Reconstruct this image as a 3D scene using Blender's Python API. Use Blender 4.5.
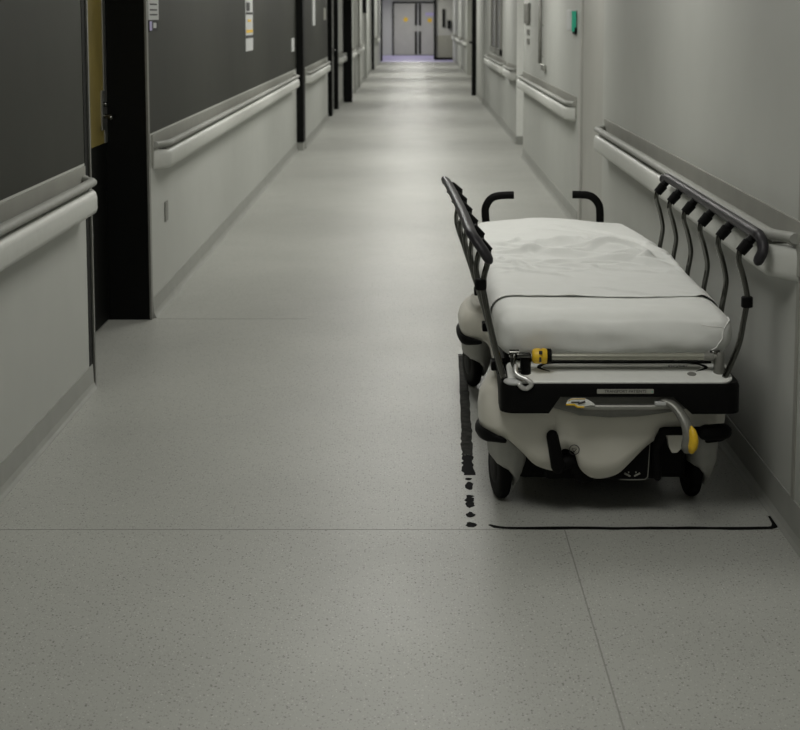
import bpy, bmesh, math, random
from mathutils import Vector, Matrix, noise
random.seed(4)
for o in list(bpy.data.objects): bpy.data.objects.remove(o)
S = bpy.context.scene
COL = S.collection
# ------------------------------------------------------------ camera
cd = bpy.data.cameras.new('camera'); cam = bpy.data.objects.new('camera', cd); COL.objects.link(cam)
cam.location = (0, 0, 1.57); cam.rotation_euler = (math.radians(90 - 6.3), 0, 0)
cd.sensor_width = 36; cd.lens = 67.5; cd.shift_x = -12 / 800; cd.shift_y = -182.4 / 800
cd.clip_end = 200
cd.dof.use_dof = True; cd.dof.focus_distance = 5.0; cd.dof.aperture_fstop = 7.0
S.camera = cam
# ------------------------------------------------------------ world, exposure
w = bpy.data.worlds.new('world'); S.world = w; w.use_nodes = True
w.node_tree.nodes['Background'].inputs[0].default_value = (0.8, 0.85, 0.9, 1)
w.node_tree.nodes['Background'].inputs[1].default_value = 0.01
S.view_settings.view_transform = 'Standard'; S.view_settings.look = 'None'
S.view_settings.exposure = 0.0; S.view_settings.gamma = 1.0
S.view_settings.use_curve_mapping = False
# ceiling lamps: (y, watts)
LIGHTS = [(-1.4, 4), (3.2, 17), (6.3, 17), (9.9, 30), (13.2, 34), (16.6, 34), (20.4, 34), (24.2, 34), (29.5, 38), (35, 42), (41, 46), (47.5, 46), (54, 46), (59.5, 62)]
CEIL = 2.6

# ------------------------------------------------------------ materials
def mat(name, col, rough=0.5, metal=0.0, noise_amt=0.0, nscale=30, bump=0.0, bscale=200, spec=0.5, emit=0, coat=0, col2=None):
    m = bpy.data.materials.new(name); m.use_nodes = True
    nt = m.node_tree; b = nt.nodes['Principled BSDF']
    b.inputs['Base Color'].default_value = (*col, 1); b.inputs['Roughness'].default_value = rough
    b.inputs['Metallic'].default_value = metal; b.inputs['Specular IOR Level'].default_value = spec
    b.inputs['Coat Weight'].default_value = coat
    tc = nt.nodes.new('ShaderNodeTexCoord')
    if noise_amt or col2:
        n = nt.nodes.new('ShaderNodeTexNoise'); n.inputs['Scale'].default_value = nscale; n.inputs['Detail'].default_value = 5
        r = nt.nodes.new('ShaderNodeValToRGB')
        a = noise_amt
        c2 = col2 or tuple(min(1, c * (1 + a)) for c in col)
        r.color_ramp.elements[0].color = (*[c * (1 - a) for c in col], 1)
        r.color_ramp.elements[1].color = (*c2, 1)
        r.color_ramp.elements[0].position = 0.35; r.color_ramp.elements[1].position = 0.65
        nt.links.new(tc.outputs['Object'], n.inputs['Vector'])
        nt.links.new(n.outputs['Fac'], r.inputs['Fac']); nt.links.new(r.outputs['Color'], b.inputs['Base Color'])
    if bump:
        n2 = nt.nodes.new('ShaderNodeTexNoise'); n2.inputs['Scale'].default_value = bscale; n2.inputs['Detail'].default_value = 3
        bp = nt.nodes.new('ShaderNodeBump'); bp.inputs['Strength'].default_value = bump; bp.inputs['Distance'].default_value = 0.01
        nt.links.new(tc.outputs['Object'], n2.inputs['Vector'])
        nt.links.new(n2.outputs['Fac'], bp.inputs['Height']); nt.links.new(bp.outputs['Normal'], b.inputs['Normal'])
    if emit:
        b.inputs['Emission Color'].default_value = (*col, 1); b.inputs['Emission Strength'].default_value = emit
    return m

M = {}
M['wall_low'] = mat('wall_low', (.46, .47, .44), .5, noise_amt=.02, nscale=3)
M['wall_white'] = mat('wall_white', (.42, .43, .40), .5, noise_amt=.02, nscale=3)
M['wall_dark'] = mat('wall_dark', (.034, .035, .029), .55, spec=.15, noise_amt=.06, nscale=2.5)
M['ceiling'] = mat('ceiling', (.4, .4, .38), .8, noise_amt=.02)
M['skirt'] = mat('skirt', (.30, .305, .28), .45, noise_amt=.05, nscale=8)
M['rail'] = mat('rail', (.53, .54, .505), .5, noise_amt=.02)
M['rail_grip'] = mat('rail_grip', (.30, .305, .28), .6, spec=.3, noise_amt=.03)
M['strip'] = mat('strip', (.28, .28, .25), .5, noise_amt=.05, nscale=6)
M['black_frame'] = mat('black_frame', (.003, .0033, .0028), .55, spec=.12, noise_amt=.1)
M['steel_edge'] = mat('steel_edge', (.2, .2, .18), .4, .4, noise_amt=.05)
M['door_grey'] = mat('door_grey', (.34, .34, .31), .45, noise_amt=.03, nscale=4)
M['door_grey2'] = mat('door_grey2', (.40, .40, .37), .45, noise_amt=.03, nscale=4)
M['ochre'] = mat('ochre', (.20, .155, .04), .45, noise_amt=.1, nscale=5)
M['chrome'] = mat('chrome', (.13, .13, .12), .07, 1.0, noise_amt=.03)
M['steel'] = mat('steel', (.42, .42, .39), .35, .9, noise_amt=.05)
M['black'] = mat('black', (.0025, .0025, .0025), .5, spec=.12, noise_amt=.15)
M['rubber'] = mat('rubber', (.0025, .0025, .0025), .6, spec=.12, noise_amt=.15)
M['bar_pad'] = mat('bar_pad', (.020, .019, .022), .48, spec=.3, noise_amt=.08)
M['hood'] = mat('hood', (.72, .70, .62), .32, noise_amt=.03, nscale=6, coat=.3)
M['deck'] = mat('deck', (.82, .83, .79), .35, noise_amt=.02)
M['grey_plastic'] = mat('grey_plastic', (.20, .20, .18), .4, noise_amt=.05)
M['caster'] = mat('caster', (.40, .40, .37), .4, noise_amt=.05)
M['fitted'] = mat('fitted', (.72, .73, .70), .85, noise_amt=.015, nscale=20, bump=.05, bscale=900)
M['sheet'] = mat('sheet', (.70, .71, .685), .9, noise_amt=.012, nscale=20, bump=.06, bscale=900)
M['piping'] = mat('piping', (.85, .85, .82), .8, noise_amt=.01)
M['yellow'] = mat('yellow', (.75, .48, .02), .45, noise_amt=.05)
M['tape_worn'] = None
M['paper'] = mat('paper', (.50, .51, .50), .7, noise_amt=.02)
M['lavender'] = mat('lavender', (.42, .38, .62), .6, noise_amt=.03)
M['green'] = mat('green', (.03, .42, .27), .5, noise_amt=.03)
M['ink'] = mat('ink', (.03, .03, .03), .7, noise_amt=.05)
M['label'] = mat('label', (.33, .33, .29), .5, noise_amt=.03)
M['line'] = mat('line', (.25, .25, .22), .5, noise_amt=.03)
M['glass_dark'] = mat('glass_dark', (.05, .05, .045), .15, noise_amt=.05)
M['lamp'] = mat('lamp', (1, .985, .94), .6, emit=3.0, noise_amt=0)

def floor_material(base, name):
    m = bpy.data.materials.new(name); m.use_nodes = True; nt = m.node_tree; N = nt.nodes; L = nt.links
    b = N['Principled BSDF']; tc = N.new('ShaderNodeTexCoord')
    def speck(scale, th, w):
        v = N.new('ShaderNodeTexVoronoi'); v.inputs['Scale'].default_value = scale
        L.new(tc.outputs['Object'], v.inputs['Vector'])
        # keep only some of the cells, with random size
        sep = N.new('ShaderNodeSeparateColor'); L.new(v.outputs['Color'], sep.inputs[0])
        mt = N.new('ShaderNodeMath'); mt.operation = 'MULTIPLY'; mt.inputs[1].default_value = th
        L.new(sep.outputs[0], mt.inputs[0])
        lt = N.new('ShaderNodeMath'); lt.operation = 'LESS_THAN'
        L.new(v.outputs['Distance'], lt.inputs[0]); L.new(mt.outputs[0], lt.inputs[1])
        k = N.new('ShaderNodeMath'); k.operation = 'MULTIPLY'; k.inputs[1].default_value = w
        L.new(lt.outputs[0], k.inputs[0]); return k.outputs[0]
    n = N.new('ShaderNodeTexNoise'); n.inputs['Scale'].default_value = 1.3; n.inputs['Detail'].default_value = 6
    L.new(tc.outputs['Object'], n.inputs['Vector'])
    r = N.new('ShaderNodeValToRGB'); r.color_ramp.elements[0].position = .3; r.color_ramp.elements[1].position = .7
    r.color_ramp.elements[0].color = (*[c * .93 for c in base], 1); r.color_ramp.elements[1].color = (*[c * 1.05 for c in base], 1)
    L.new(n.outputs['Fac'], r.inputs['Fac'])
    col = r.outputs['Color']
    for sc, th, wgt, c in ((95, .29, .8, (.10, .10, .085)), (150, .32, .7, (.16, .16, .14)), (120, .24, .5, (.75, .75, .7))):
        mx = N.new('ShaderNodeMix'); mx.data_type = 'RGBA'; mx.inputs['B'].default_value = (*c, 1)
        L.new(speck(sc, th, wgt), mx.inputs['Factor']); L.new(col, mx.inputs['A']); col = mx.outputs['Result']
    L.new(col, b.inputs['Base Color'])
    n2 = N.new('ShaderNodeTexNoise'); n2.inputs['Scale'].default_value = 2.2; L.new(tc.outputs['Object'], n2.inputs['Vector'])
    mr = N.new('ShaderNodeMapRange'); mr.inputs['To Min'].default_value = .40; mr.inputs['To Max'].default_value = .50
    b.inputs['Specular IOR Level'].default_value = .3
    L.new(n2.outputs['Fac'], mr.inputs['Value']); L.new(mr.outputs['Result'], b.inputs['Roughness'])
    return m
M['floor'] = floor_material((.36, .365, .335), 'floor_vinyl')
M['floor_blue'] = floor_material((.34, .31, .52), 'floor_lavender')

def worn_tape():
    m = mat('worn_tape', (.014, .014, .012), .8, spec=.08, noise_amt=.3, nscale=25, col2=(.035, .035, .03)); return m
M['tape_worn'] = worn_tape()
M['tape'] = mat('tape', (.004, .004, .004), .8, spec=.08, noise_amt=.3, nscale=20)
M['seam'] = mat('seam', (.22, .22, .20), .6, noise_amt=.1)

# ------------------------------------------------------------ mesh helpers
def new_bm(): return bmesh.new()
def obj(name, bm, mats, parent=None, smooth=False, bevel=0, subsurf=0, auto=None):
    bmesh.ops.recalc_face_normals(bm, faces=bm.faces[:])
    me = bpy.data.meshes.new(name); bm.to_mesh(me); bm.free()
    o = bpy.data.objects.new(name, me); COL.objects.link(o)
    if not isinstance(mats, (list, tuple)): mats = [mats]
    for m in mats: me.materials.append(m)
    if smooth:
        for p in me.polygons: p.use_smooth = True
    if auto is not None:
        me.set_sharp_from_angle(angle=math.radians(auto))
    if bevel:
        b = o.modifiers.new('bevel', 'BEVEL'); b.width = bevel; b.segments = 3; b.limit_method = 'ANGLE'
    if subsurf:
        s = o.modifiers.new('sub', 'SUBSURF'); s.levels = subsurf; s.render_levels = subsurf
    if parent: o.parent = parent
    return o
def tag(o, label=None, cat=None, group=None, kind=None):
    if label: o['label'] = label
    if cat: o['category'] = cat
    if group: o['group'] = group
    if kind: o['kind'] = kind
    return o
def thing(name, label, cat, loc=(0, 0, 0), group=None):
    o = bpy.data.objects.new(name, None); COL.objects.link(o); o.location = loc; o.empty_display_size = .1
    return tag(o, label, cat, group)
def struct(name, bm, mats, **k):
    o = obj(name, bm, mats, **k); o['kind'] = 'structure'; return o
def box(bm, x0, x1, y0, y1, z0, z1, mi=0):
    vs = [bm.verts.new((x, y, z)) for z in (z0, z1) for y in (y0, y1) for x in (x0, x1)]
    for f in ((0, 1, 3, 2), (4, 6, 7, 5), (0, 4, 5, 1), (2, 3, 7, 6), (0, 2, 6, 4), (1, 5, 7, 3)):
        bm.faces.new([vs[i] for i in f]).material_index = mi
    return vs
def bxm(*a, **k):
    bm = new_bm(); box(bm, *a, **k); return bm
def smooth_path(pts, n=6):
    P = [Vector(p) for p in pts]; out = []
    for i in range(len(P) - 1):
        p0 = P[max(i - 1, 0)]; p1 = P[i]; p2 = P[i + 1]; p3 = P[min(i + 2, len(P) - 1)]
        for k in range(n):
            t = k / n
            out.append(.5 * ((2 * p1) + (p2 - p0) * t + (2 * p0 - 5 * p1 + 4 * p2 - p3) * t * t + (3 * p1 - p0 - 3 * p2 + p3) * t ** 3))
    out.append(P[-1]); return out
def tube(bm, pts, r, seg=12, caps=True, flat=1.0, up=None, roundcap=False):
    """tube along pts; r number or list; flat scales the second axis"""
    P = [Vector(p) for p in pts]; R = r if isinstance(r, (list, tuple)) else [r] * len(P)
    if roundcap:
        def capx(p, q, rr):
            d = (p - q).normalized(); return [(p + d * rr * math.sin(a), rr * math.cos(a)) for a in (math.pi * .18, math.pi * .34, math.pi * .46)]
        pre = capx(P[0], P[1], R[0])[::-1]; post = capx(P[-1], P[-2], R[-1])
        R = [b for a, b in pre] + list(R) + [b for a, b in post]; P = [a for a, b in pre] + P + [a for a, b in post]
    T0 = (P[1] - P[0]).normalized()
    ref = Vector(up) if up else (Vector((0, 0, 1)) if abs(T0.z) < .9 else Vector((1, 0, 0)))
    N = (ref - T0 * ref.dot(T0)).normalized(); rings = []
    for i, p in enumerate(P):
        if i == 0: T = T0
        elif i == len(P) - 1: T = (P[-1] - P[-2]).normalized()
        else: T = ((P[i + 1] - p).normalized() + (p - P[i - 1]).normalized()).normalized()
        N = (N - T * N.dot(T)).normalized(); B = T.cross(N)
        rings.append([bm.verts.new(p + R[i] * (math.cos(a) * N * flat + math.sin(a) * B)) for a in [2 * math.pi * k / seg for k in range(seg)]])
    for a, b in zip(rings, rings[1:]):
        for k in range(seg): bm.faces.new((a[k], a[(k + 1) % seg], b[(k + 1) % seg], b[k]))
    if caps: bm.faces.new(rings[0][::-1]); bm.faces.new(rings[-1])
def lathe(bm, prof, origin, axis='x', seg=32, mi=0):
    """prof: list of (offset along axis, radius)"""
    rings = []
    O = Vector(origin)
    for h, r in prof:
        ring = []
        for k in range(seg):
            a = 2 * math.pi * k / seg; c, s = r * math.cos(a), r * math.sin(a)
            v = {'x': Vector((h, c, s)), 'y': Vector((c, h, s)), 'z': Vector((c, s, h))}[axis]
            ring.append(bm.verts.new(O + v))
        rings.append(ring)
    for a, b in zip(rings, rings[1:]):
        for k in range(seg):
            f = bm.faces.new((a[k], a[(k + 1) % seg], b[(k + 1) % seg], b[k])); f.material_index = mi
    bm.faces.new(rings[0][::-1]).material_index = mi; bm.faces.new(rings[-1]).material_index = mi
def prism(bm, poly, a0, a1, axis='y', mi=0):
    """extrude a 2D polygon; axis y: poly in (x,z)"""
    def v(p, a): return {'y': (p[0], a, p[1]), 'z': (p[0], p[1], a), 'x': (a, p[0], p[1])}[axis]
    A = [bm.verts.new(v(p, a0)) for p in poly]; B = [bm.verts.new(v(p, a1)) for p in poly]
    n = len(poly)
    bm.faces.new(A).material_index = mi; bm.faces.new(B[::-1]).material_index = mi
    for i in range(n): bm.faces.new((A[i], A[(i + 1) % n], B[(i + 1) % n], B[i])).material_index = mi
def rrect(x0, x1, y0, y1, r, n=5):
    out = []
    for cx, cy, a0 in ((x1 - r, y1 - r, 0), (x0 + r, y1 - r, 90), (x0 + r, y0 + r, 180), (x1 - r, y0 + r, 270)):
        for k in range(n + 1):
            a = math.radians(a0 + 90 * k / n); out.append((cx + r * math.cos(a), cy + r * math.sin(a)))
    return out
def text_mesh(name, s, size, m, parent, loc, rot=(math.pi / 2, 0, 0), extr=.0004, sx=1):
    c = bpy.data.curves.new('t', 'FONT'); c.body = s; c.size = size; c.extrude = extr; c.align_x = 'CENTER'; c.align_y = 'CENTER'
    t = bpy.data.objects.new('t', c); COL.objects.link(t)
    dg = bpy.context.evaluated_depsgraph_get(); me = bpy.data.meshes.new_from_object(t.evaluated_get(dg))
    bpy.data.objects.remove(t)
    o = bpy.data.objects.new(name, me); COL.objects.link(o); me.materials.clear(); me.materials.append(m)
    o.parent = parent; o.location = loc; o.rotation_euler = rot; o.scale = (sx, 1, 1); return o

# ============================================================ STRUCTURE
YB, YE = -3.0, 62.0
TOPP = .967
# floor
struct('floor', bxm(-2.3, 2.3, YB - .1, 53.0, -.1, 0), M['floor'])
o = struct('trim_1', bxm(-2.3, 2.3, 53.0, YE + .4, -.1, 0), M['floor_blue']); o['label'] = 'lavender floor in front of the far doors'
struct('ceiling', bxm(-2.3, 2.3, YB - .1, YE + .4, CEIL, CEIL + .1), M['ceiling'])
struct('wall_back', bxm(-2.3, 2.3, YB - .2, YB - .1, 0, CEIL), M['wall_white'])

def wall_seg(name, side, X, y0, y1, two=True, upper='wall_dark'):
    """a length of wall whose face is at x = X*side; two-tone above the rail's strip"""
    bm = new_bm(); a, b = (X, X + .5) if side > 0 else (-X - .5, -X)
    if two:
        box(bm, a, b, y0, y1, 0, TOPP, 0); box(bm, a, b, y0, y1, TOPP, CEIL, 1)
        return struct(name, bm, [M['wall_low'], M[upper]])
    box(bm, a, b, y0, y1, 0, CEIL, 0); return struct(name, bm, [M[upper]])
def skirt(name, side, X, y0, y1, h=.105):
    bm = new_bm()
    pr = [(0, h), (.004, h), (.007, .03), (.014, .012), (.022, .002), (.022, 0), (0, 0)]
    poly = [(side * (X - p), z) for p, z in pr]
    prism(bm, poly, y0, y1, 'y'); return struct(name, bm, M['skirt'])

LX = 1.36
wall_seg('wall_left', -1, LX, YB, 6.25); skirt('baseboard_left', -1, LX, YB, 6.25)
wall_seg('wall_left', -1, LX, 7.74, 17.65); skirt('baseboard_left', -1, LX, 7.745, 17.65)
wall_seg('wall_left', -1, 1.285, 17.97, 22.9); skirt('baseboard_left', -1, 1.285, 17.97, 22.9)
wall_seg('wall_left', -1, 1.27, 25.8, 27.75, True, 'wall_low'); skirt('baseboard_left', -1, 1.27, 25.8, 27.75)
wall_seg('wall_left', -1, 1.20, 27.95, 44.7, True, 'wall_white'); skirt('baseboard_left', -1, 1.20, 27.95, 44.7)
wall_seg('wall_left', -1, 1.13, 44.95, 53.9, True, 'wall_white')
wall_seg('wall_left', -1, 1.25, 54.1, YE + .3, False, 'wall_white')
# left wall backing behind the recesses
struct('wall_left', bxm(-2.0, -1.62, 5.9, 54, 0, CEIL), M['black_frame'])
RX = 1.155
wall_seg('wall_right', 1, RX, YB, 9.08, False, 'wall_white'); skirt('baseboard_right', 1, RX, YB, 9.08, .12)
wall_seg('wall_right', 1, 1.25, 11.25, 16.85, False, 'wall_white'); skirt('baseboard_right', 1, 1.25, 11.25, 16.85, .11)
wall_seg('wall_right', 1, 1.30, 18.6, 27.0, False, 'wall_white'); skirt('baseboard_right', 1, 1.30, 18.6, 27.0, .11)
wall_seg('wall_right', 1, 1.285, 27.0, 30.1, False, 'wall_white'); skirt('baseboard_right', 1, 1.285, 27.0, 30.1, .11)
wall_seg('wall_right', 1, 1.50, 40.9, 55.3, False, 'wall_white'); skirt('baseboard_right', 1, 1.50, 40.9, 55.2, .11)
struct('wall_right', bxm(1.72, 2.0, 9, 41, 0, CEIL), M['wall_white'])
# side panel facing the camera at the far right, and the far wall
bm = new_bm(); box(bm, .88, 2.0, 55.3, 55.5, .9, CEIL, 0); box(bm, .88, 2.0, 55.3, 55.5, 0, .9, 1)
o = struct('wall_far', bm, [M['door_grey'], mat('wall_low_brown', (.26, .26, .21), .5, noise_amt=.04)])
o['label'] = 'grey wall face turned to the camera beside the far double doors'
struct('wall_far', bxm(-2.0, 2.0, YE, YE + .3, 0, CEIL), M['paper'])
# vertical black and steel jamb trims of the left doorways (seen face on)
TR = [0]
def trim(x0, x1, y0, y1, m, z0=0, z1=CEIL):
    TR[0] += 1
    return struct('trim_%d' % (TR[0] + 1), bxm(x0, x1, y0, y1, z0, z1), M[m])
trim(-1.64, -1.36, 7.70, 7.74, 'black_frame')          # far jamb of the first doorway
trim(-1.366, -1.356, 7.695, 7.745, 'steel_edge')
trim(-1.40, -1.359, 6.25, 6.275, 'black_frame'); trim(-1.365, -1.352, 6.275, 6.295, 'steel_edge')
trim(-1.365, -1.358, 6.20, 6.25, 'black_frame')
trim(-1.50, -1.278, 17.66, 17.965, 'black_frame', .1); trim(-1.50, -1.285, 17.67, 17.96, 'skirt', 0, .1)
trim(-1.64, -1.27, 23.85, 24.0, 'black_frame'); trim(-1.64, -1.262, 25.65, 25.8, 'black_frame')
trim(-1.38, -1.275, 24.4, 24.44, 'skirt')
trim(-1.40, -1.11, 27.75, 27.95, 'black_frame')
trim(-1.35, -1.13, 44.75, 44.95, 'black_frame')
trim(-1.26, -1.06, 53.9, 54.1, 'black_frame')
for y, mm in ((31.0, 'skirt'), (33.5, 'door_grey'), (38.5, 'wall_white')):
    trim(-1.20, -1.16, y, y + .12, mm)
trim(1.05 * 1.155 / 1.05 - .004, 1.16, 4.40, 4.43, 'strip')    # joint strip on the right wall
trim(.80, .88, 55.2, 55.5, 'black_frame'); trim(.88, 1.50, 55.27, 55.3, 'black_frame', 0, .09)
trim(1.293, 1.7, 18.55, 18.60, 'deck', .10); trim(1.30, 1.7, 18.545, 18.6, 'skirt', 0, .10)
trim(1.49, 1.8, 40.85, 40.9, 'rail')

def door(n, boxes, label=None):
    """door leaf object (first box) with children (name, box, material)"""
    nm, b, m = boxes[0]
    o = struct('door_%d' % n, bxm(*b), M[m], bevel=.003)
    if label: o['label'] = label
    for nm, b, m in boxes[1:]:
        obj(nm, bxm(*b), M[m], o, bevel=.002)
    return o
# door 1, in the first recess on the left: dark lower part, ochre upper panel
d = door(1, [('leaf', (-1.62, -1.575, 6.3, 7.69, 0.01, 2.15), 'black_frame'),
             ('upper_panel', (-1.577, -1.570, 6.45, 7.63, .93, 2.1), 'ochre'),
             ('edge_strip', (-1.577, -1.565, 7.63, 7.695, .93, 2.1), 'steel'),
             ('lock_plate', (-1.572, -1.562, 7.56, 7.64, 1.0, 1.2), 'steel')], 'recessed door with an ochre upper panel and dark kick panel')
bm = new_bm(); tube(bm, smooth_path([(-1.562, 7.60, 1.07), (-1.52, 7.60, 1.07), (-1.51, 7.585, 1.07), (-1.508, 7.48, 1.07)]), .011, 10)
obj('lever_handle', bm, M['chrome'], d, smooth=True)
bm = new_bm(); tube(bm, [(-1.564, 7.60, 1.13), (-1.545, 7.60, 1.13)], .012, 12); obj('lock_knob', bm, M['chrome'], d, smooth=True)
# other left doors (edges glimpsed)
door(2, [('leaf', (-1.62, -1.40, 22.95, 23.8, .01, 2.15), 'black_frame')])
d = door(3, [('leaf', (-1.62, -1.34, 24.1, 25.6, .01, 2.15), 'black_frame')])
bm = new_bm(); tube(bm, smooth_path([(-1.34, 24.5, 1.04), (-1.27, 24.5, 1.04), (-1.25, 24.45, 1.04), (-1.25, 24.3, 1.04)]), .014, 8); obj('lever_handle', bm, M['chrome'], d, smooth=True)
# right grey door in the recess between near wall and mid wall
d = door(4, [('leaf', (1.265, 1.31, 9.2, 11.12, .01, 2.15), 'door_grey'),
             ('frame_post', (1.249, 1.32, 11.13, 11.25, 0, 2.22), 'door_grey2'),
             ('frame_post', (1.235, 1.32, 9.08, 9.2, 0, 2.22), 'door_grey2')], 'plain grey door leaf between the two wall rails')
struct('wall_right', bxm(1.25, 1.7, 9.08, 11.25, 2.22, CEIL), M['wall_white'])
# open dark door edge on the right
d = door(5, [('leaf', (1.19, 1.28, 29.97, 30.02, .01, 2.5), 'black_frame')], 'dark door edge standing out from the right wall')
bm = new_bm(); tube(bm, smooth_path([(1.20, 29.97, 1.07), (1.20, 29.90, 1.07), (1.14, 29.88, 1.07)]), .02, 8); obj('lever_handle', bm, M['black'], d, smooth=True)
struct('door_6', bxm(1.66, 1.72, 30.2, 40.8, 0, 2.2), M['door_grey2'])
# far double doors
def far_door(n, x0, x1, label):
    o = struct('door_%d' % n, bxm(x0, x1, YE - .09, YE - .04, .02, 2.13), M['door_grey2']); o['label'] = label
    return o
fd = far_door(7, -.74, .20, 'left leaf of the far grey double doors')
fe = far_door(8, .29, 1.30, 'right leaf of the far grey double doors')
for p, x0, x1 in ((fd, .115, .20), (fe, .29, .375)):
    obj('dark_stile', bxm(x0, x1, YE - .10, YE - .085, .05, 2.1), M['black'], p)
for p, x0, x1 in ((fd, .10, .22), (fe, .27, .39)):
    obj('push_plate', bxm(x0, x1, YE - .125, YE - .10, .98, 1.22), M['steel'], p)
def star(cx, cz, r, y):
    bm = new_bm(); poly = [(cx + (r if k % 2 else r * .72) * math.cos(math.pi * k / 7), cz + (r if k % 2 else r * .72) * math.sin(math.pi * k / 7)) for k in range(14)]
    prism(bm, poly, y, y - .006); return bm
tag(obj('warning_sticker', star(-.26, 1.47, .11, YE - .09), M['yellow']), 'yellow jagged round sticker on the left far door leaf', 'sticker')
tag(obj('warning_sticker', star(.73, 1.44, .11, YE - .09), M['yellow']), 'yellow jagged round sticker on the right far door leaf', 'sticker')
tag(obj('door_sign', bxm(.55, .95, YE - .10, YE - .09, 1.62, 1.75), M['lavender']), 'small lavender and dark sign on the right far door leaf', 'sign')
bm = new_bm(); box(bm, -.79, -.74, YE - .12, YE, 0, 2.2); box(bm, -.79, 1.38, YE - .12, YE, 2.13, 2.2); box(bm, .20, .215, YE - .12, YE, 0, 2.13); box(bm, .275, .29, YE - .12, YE, 0, 2.13)
struct('trim_31', bm, M['black_frame'])
bm = new_bm(); box(bm, .215, .275, YE - .05, YE - .0, 0, 2.13); struct('trim_32', bm, M['paper'])
tag(obj('wall_slot', bxm(1.11, 1.21, 55.26, 55.3, 1.20, 1.86), M['black']), 'narrow dark vertical glass slot on the far grey wall face', 'window slot')
tag(obj('wall_box', bxm(1.30, 1.42, 55.18, 55.3, 1.15, 1.45), M['black'], bevel=.01), 'small black box on the far grey wall face', 'box')
# window on the right wall
bm = new_bm()
for a in ((1.275, 1.30, 21.7, 24.6, 1.02, 1.10), (1.275, 1.30, 21.7, 24.6, 2.2, 2.28), (1.275, 1.30, 21.7, 21.95, 1.02, 2.28), (1.275, 1.30, 24.35, 24.6, 1.02, 2.28), (1.275, 1.30, 23.0, 23.15, 1.02, 2.28)): box(bm, *a)
wn = struct('window_1', bm, M['grey_plastic']); wn['label'] = 'dark framed window on the right wall above a rail'
obj('pane', bxm(1.292, 1.298, 21.9, 24.4, 1.08, 2.24), M['glass_dark'], wn)

# floor seams (welded joints of the vinyl)
struct('trim_33', bxm(-1.33, 1.13, 4.475, 4.479, 0, .0006), M['seam'])
struct('trim_34', bxm(.468, .472, YB, 4.475, 0, .0006), M['seam'])
struct('trim_35', bxm(-1.33, -.55, 7.72, 7.726, 0, .0006), M['seam'])

# ============================================================ HANDRAILS
def handrail(side, X, y0, y1, label, ret=.12):
    t = thing('handrail', label, 'handrail', (side * X, (y0 + y1) / 2, .785 if side > 0 else .776))
    oy = (y0 + y1) / 2
    def sweep(prof, e=0.0):
        bm = new_bm(); secs = []
        prof = [(p, z + .785) for p, z in prof]
        for y, k in ((y0, .12), (y0 + ret * .55, .72), (y0 + ret * .8, .93), (y0 + ret, 1), (y1 - ret, 1), (y1 - ret * .8, .93), (y1 - ret * .55, .72), (y1, .12)):
            pm = max(p for p, z in prof)
            secs.append([bm.verts.new((side * (-(p - (1 - k) * pm) if p - (1 - k) * pm > .002 else -.002), y - oy, z - .785)) for p, z in prof])
        n = len(prof)
        for a, b in zip(secs, secs[1:]):
            for i in range(n): bm.faces.new((a[i], a[(i + 1) % n], b[(i + 1) % n], b[i]))
        bm.faces.new(secs[0][::-1]); bm.faces.new(secs[-1]); return bm
    a = sorted((0, side * -.010))
    obj('backing_strip', bxm(a[0], a[1], y0 - oy - .03, y1 - oy + .03, .02, TOPP - .785), M['strip'], t)
    obj('bumper', sweep([(.0, 0), (.070, 0), (.082, .008), (.088, .025), (.088, .072), (.083, .088), (.072, .098), (.0, .098)]), M['rail'], t, smooth=True, auto=50)
    c = [(.068 + .021 * math.cos(a), .785 + .1 + .03 + .017 * math.sin(a)) for a in [2 * math.pi * k / 12 for k in range(12)]]
    gp = [(p, z - .785) for p, z in c]
    bm = new_bm(); secs = []
    for y, q in ((y0, .055), (y0 + ret * .3, .045), (y0 + ret * .7, .012), (y0 + ret, 0), (y1 - ret, 0), (y1 - ret * .7, .012), (y1 - ret * .3, .045), (y1, .055)):
        secs.append([bm.verts.new((-side * max(p - q, .002), y - oy, z)) for p, z in gp])
    for s1, s2 in zip(secs, secs[1:]):
        for i in range(12): bm.faces.new((s1[i], s1[(i + 1) % 12], s2[(i + 1) % 12], s2[i]))
    bm.faces.new(secs[0][::-1]); bm.faces.new(secs[-1])
    obj('grip_bar', bm, M['rail_grip'], t, smooth=True, auto=60)
    obj('recess_strip', bxm(*sorted((side * -.012, side * -.055)), y0 - oy + ret, y1 - oy - ret, .096, .104), M['grey_plastic'], t)
    return t
handrail(-1, LX, -2.5, 6.14, 'long off-white wall rail in the left foreground, ending before the first doorway')
handrail(-1, LX, 7.82, 17.1, 'off-white wall rail on the left between first doorway and second black post')
handrail(-1, 1.285, 18.05, 22.3, 'off-white wall rail on the left just beyond the wide second black post')
handrail(-1, 1.27, 26.0, 27.5, 'short wall rail on the left between two narrow black door posts')
handrail(-1, 1.20, 28.1, 30.6, 'tiny pale wall rail right behind the widest far black post')
handrail(-1, 1.20, 31.5, 35.5, 'pale stub of wall rail on the left beside the white frames')
handrail(-1, 1.13, 46, 50, 'farthest left wall rail, by the last black post')
handrail(1, RX, 4.41, 8.9, 'near off-white wall rail on the right behind the stretcher')
handrail(1, 1.25, 11.4, 17.3 - .5, 'off-white wall rail on the right beyond the grey door, under the green dispenser')
handrail(1, 1.30, 18.7, 20.3, 'short pale wall rail on the right past the bright white door frame')
handrail(1, 1.30, 20.9, 25.5, 'pale wall rail on the right under the dark framed window')
handrail(1, 1.50, 41.3, 54, 'farthest right wall rail leading to the end of the corridor')

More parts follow.
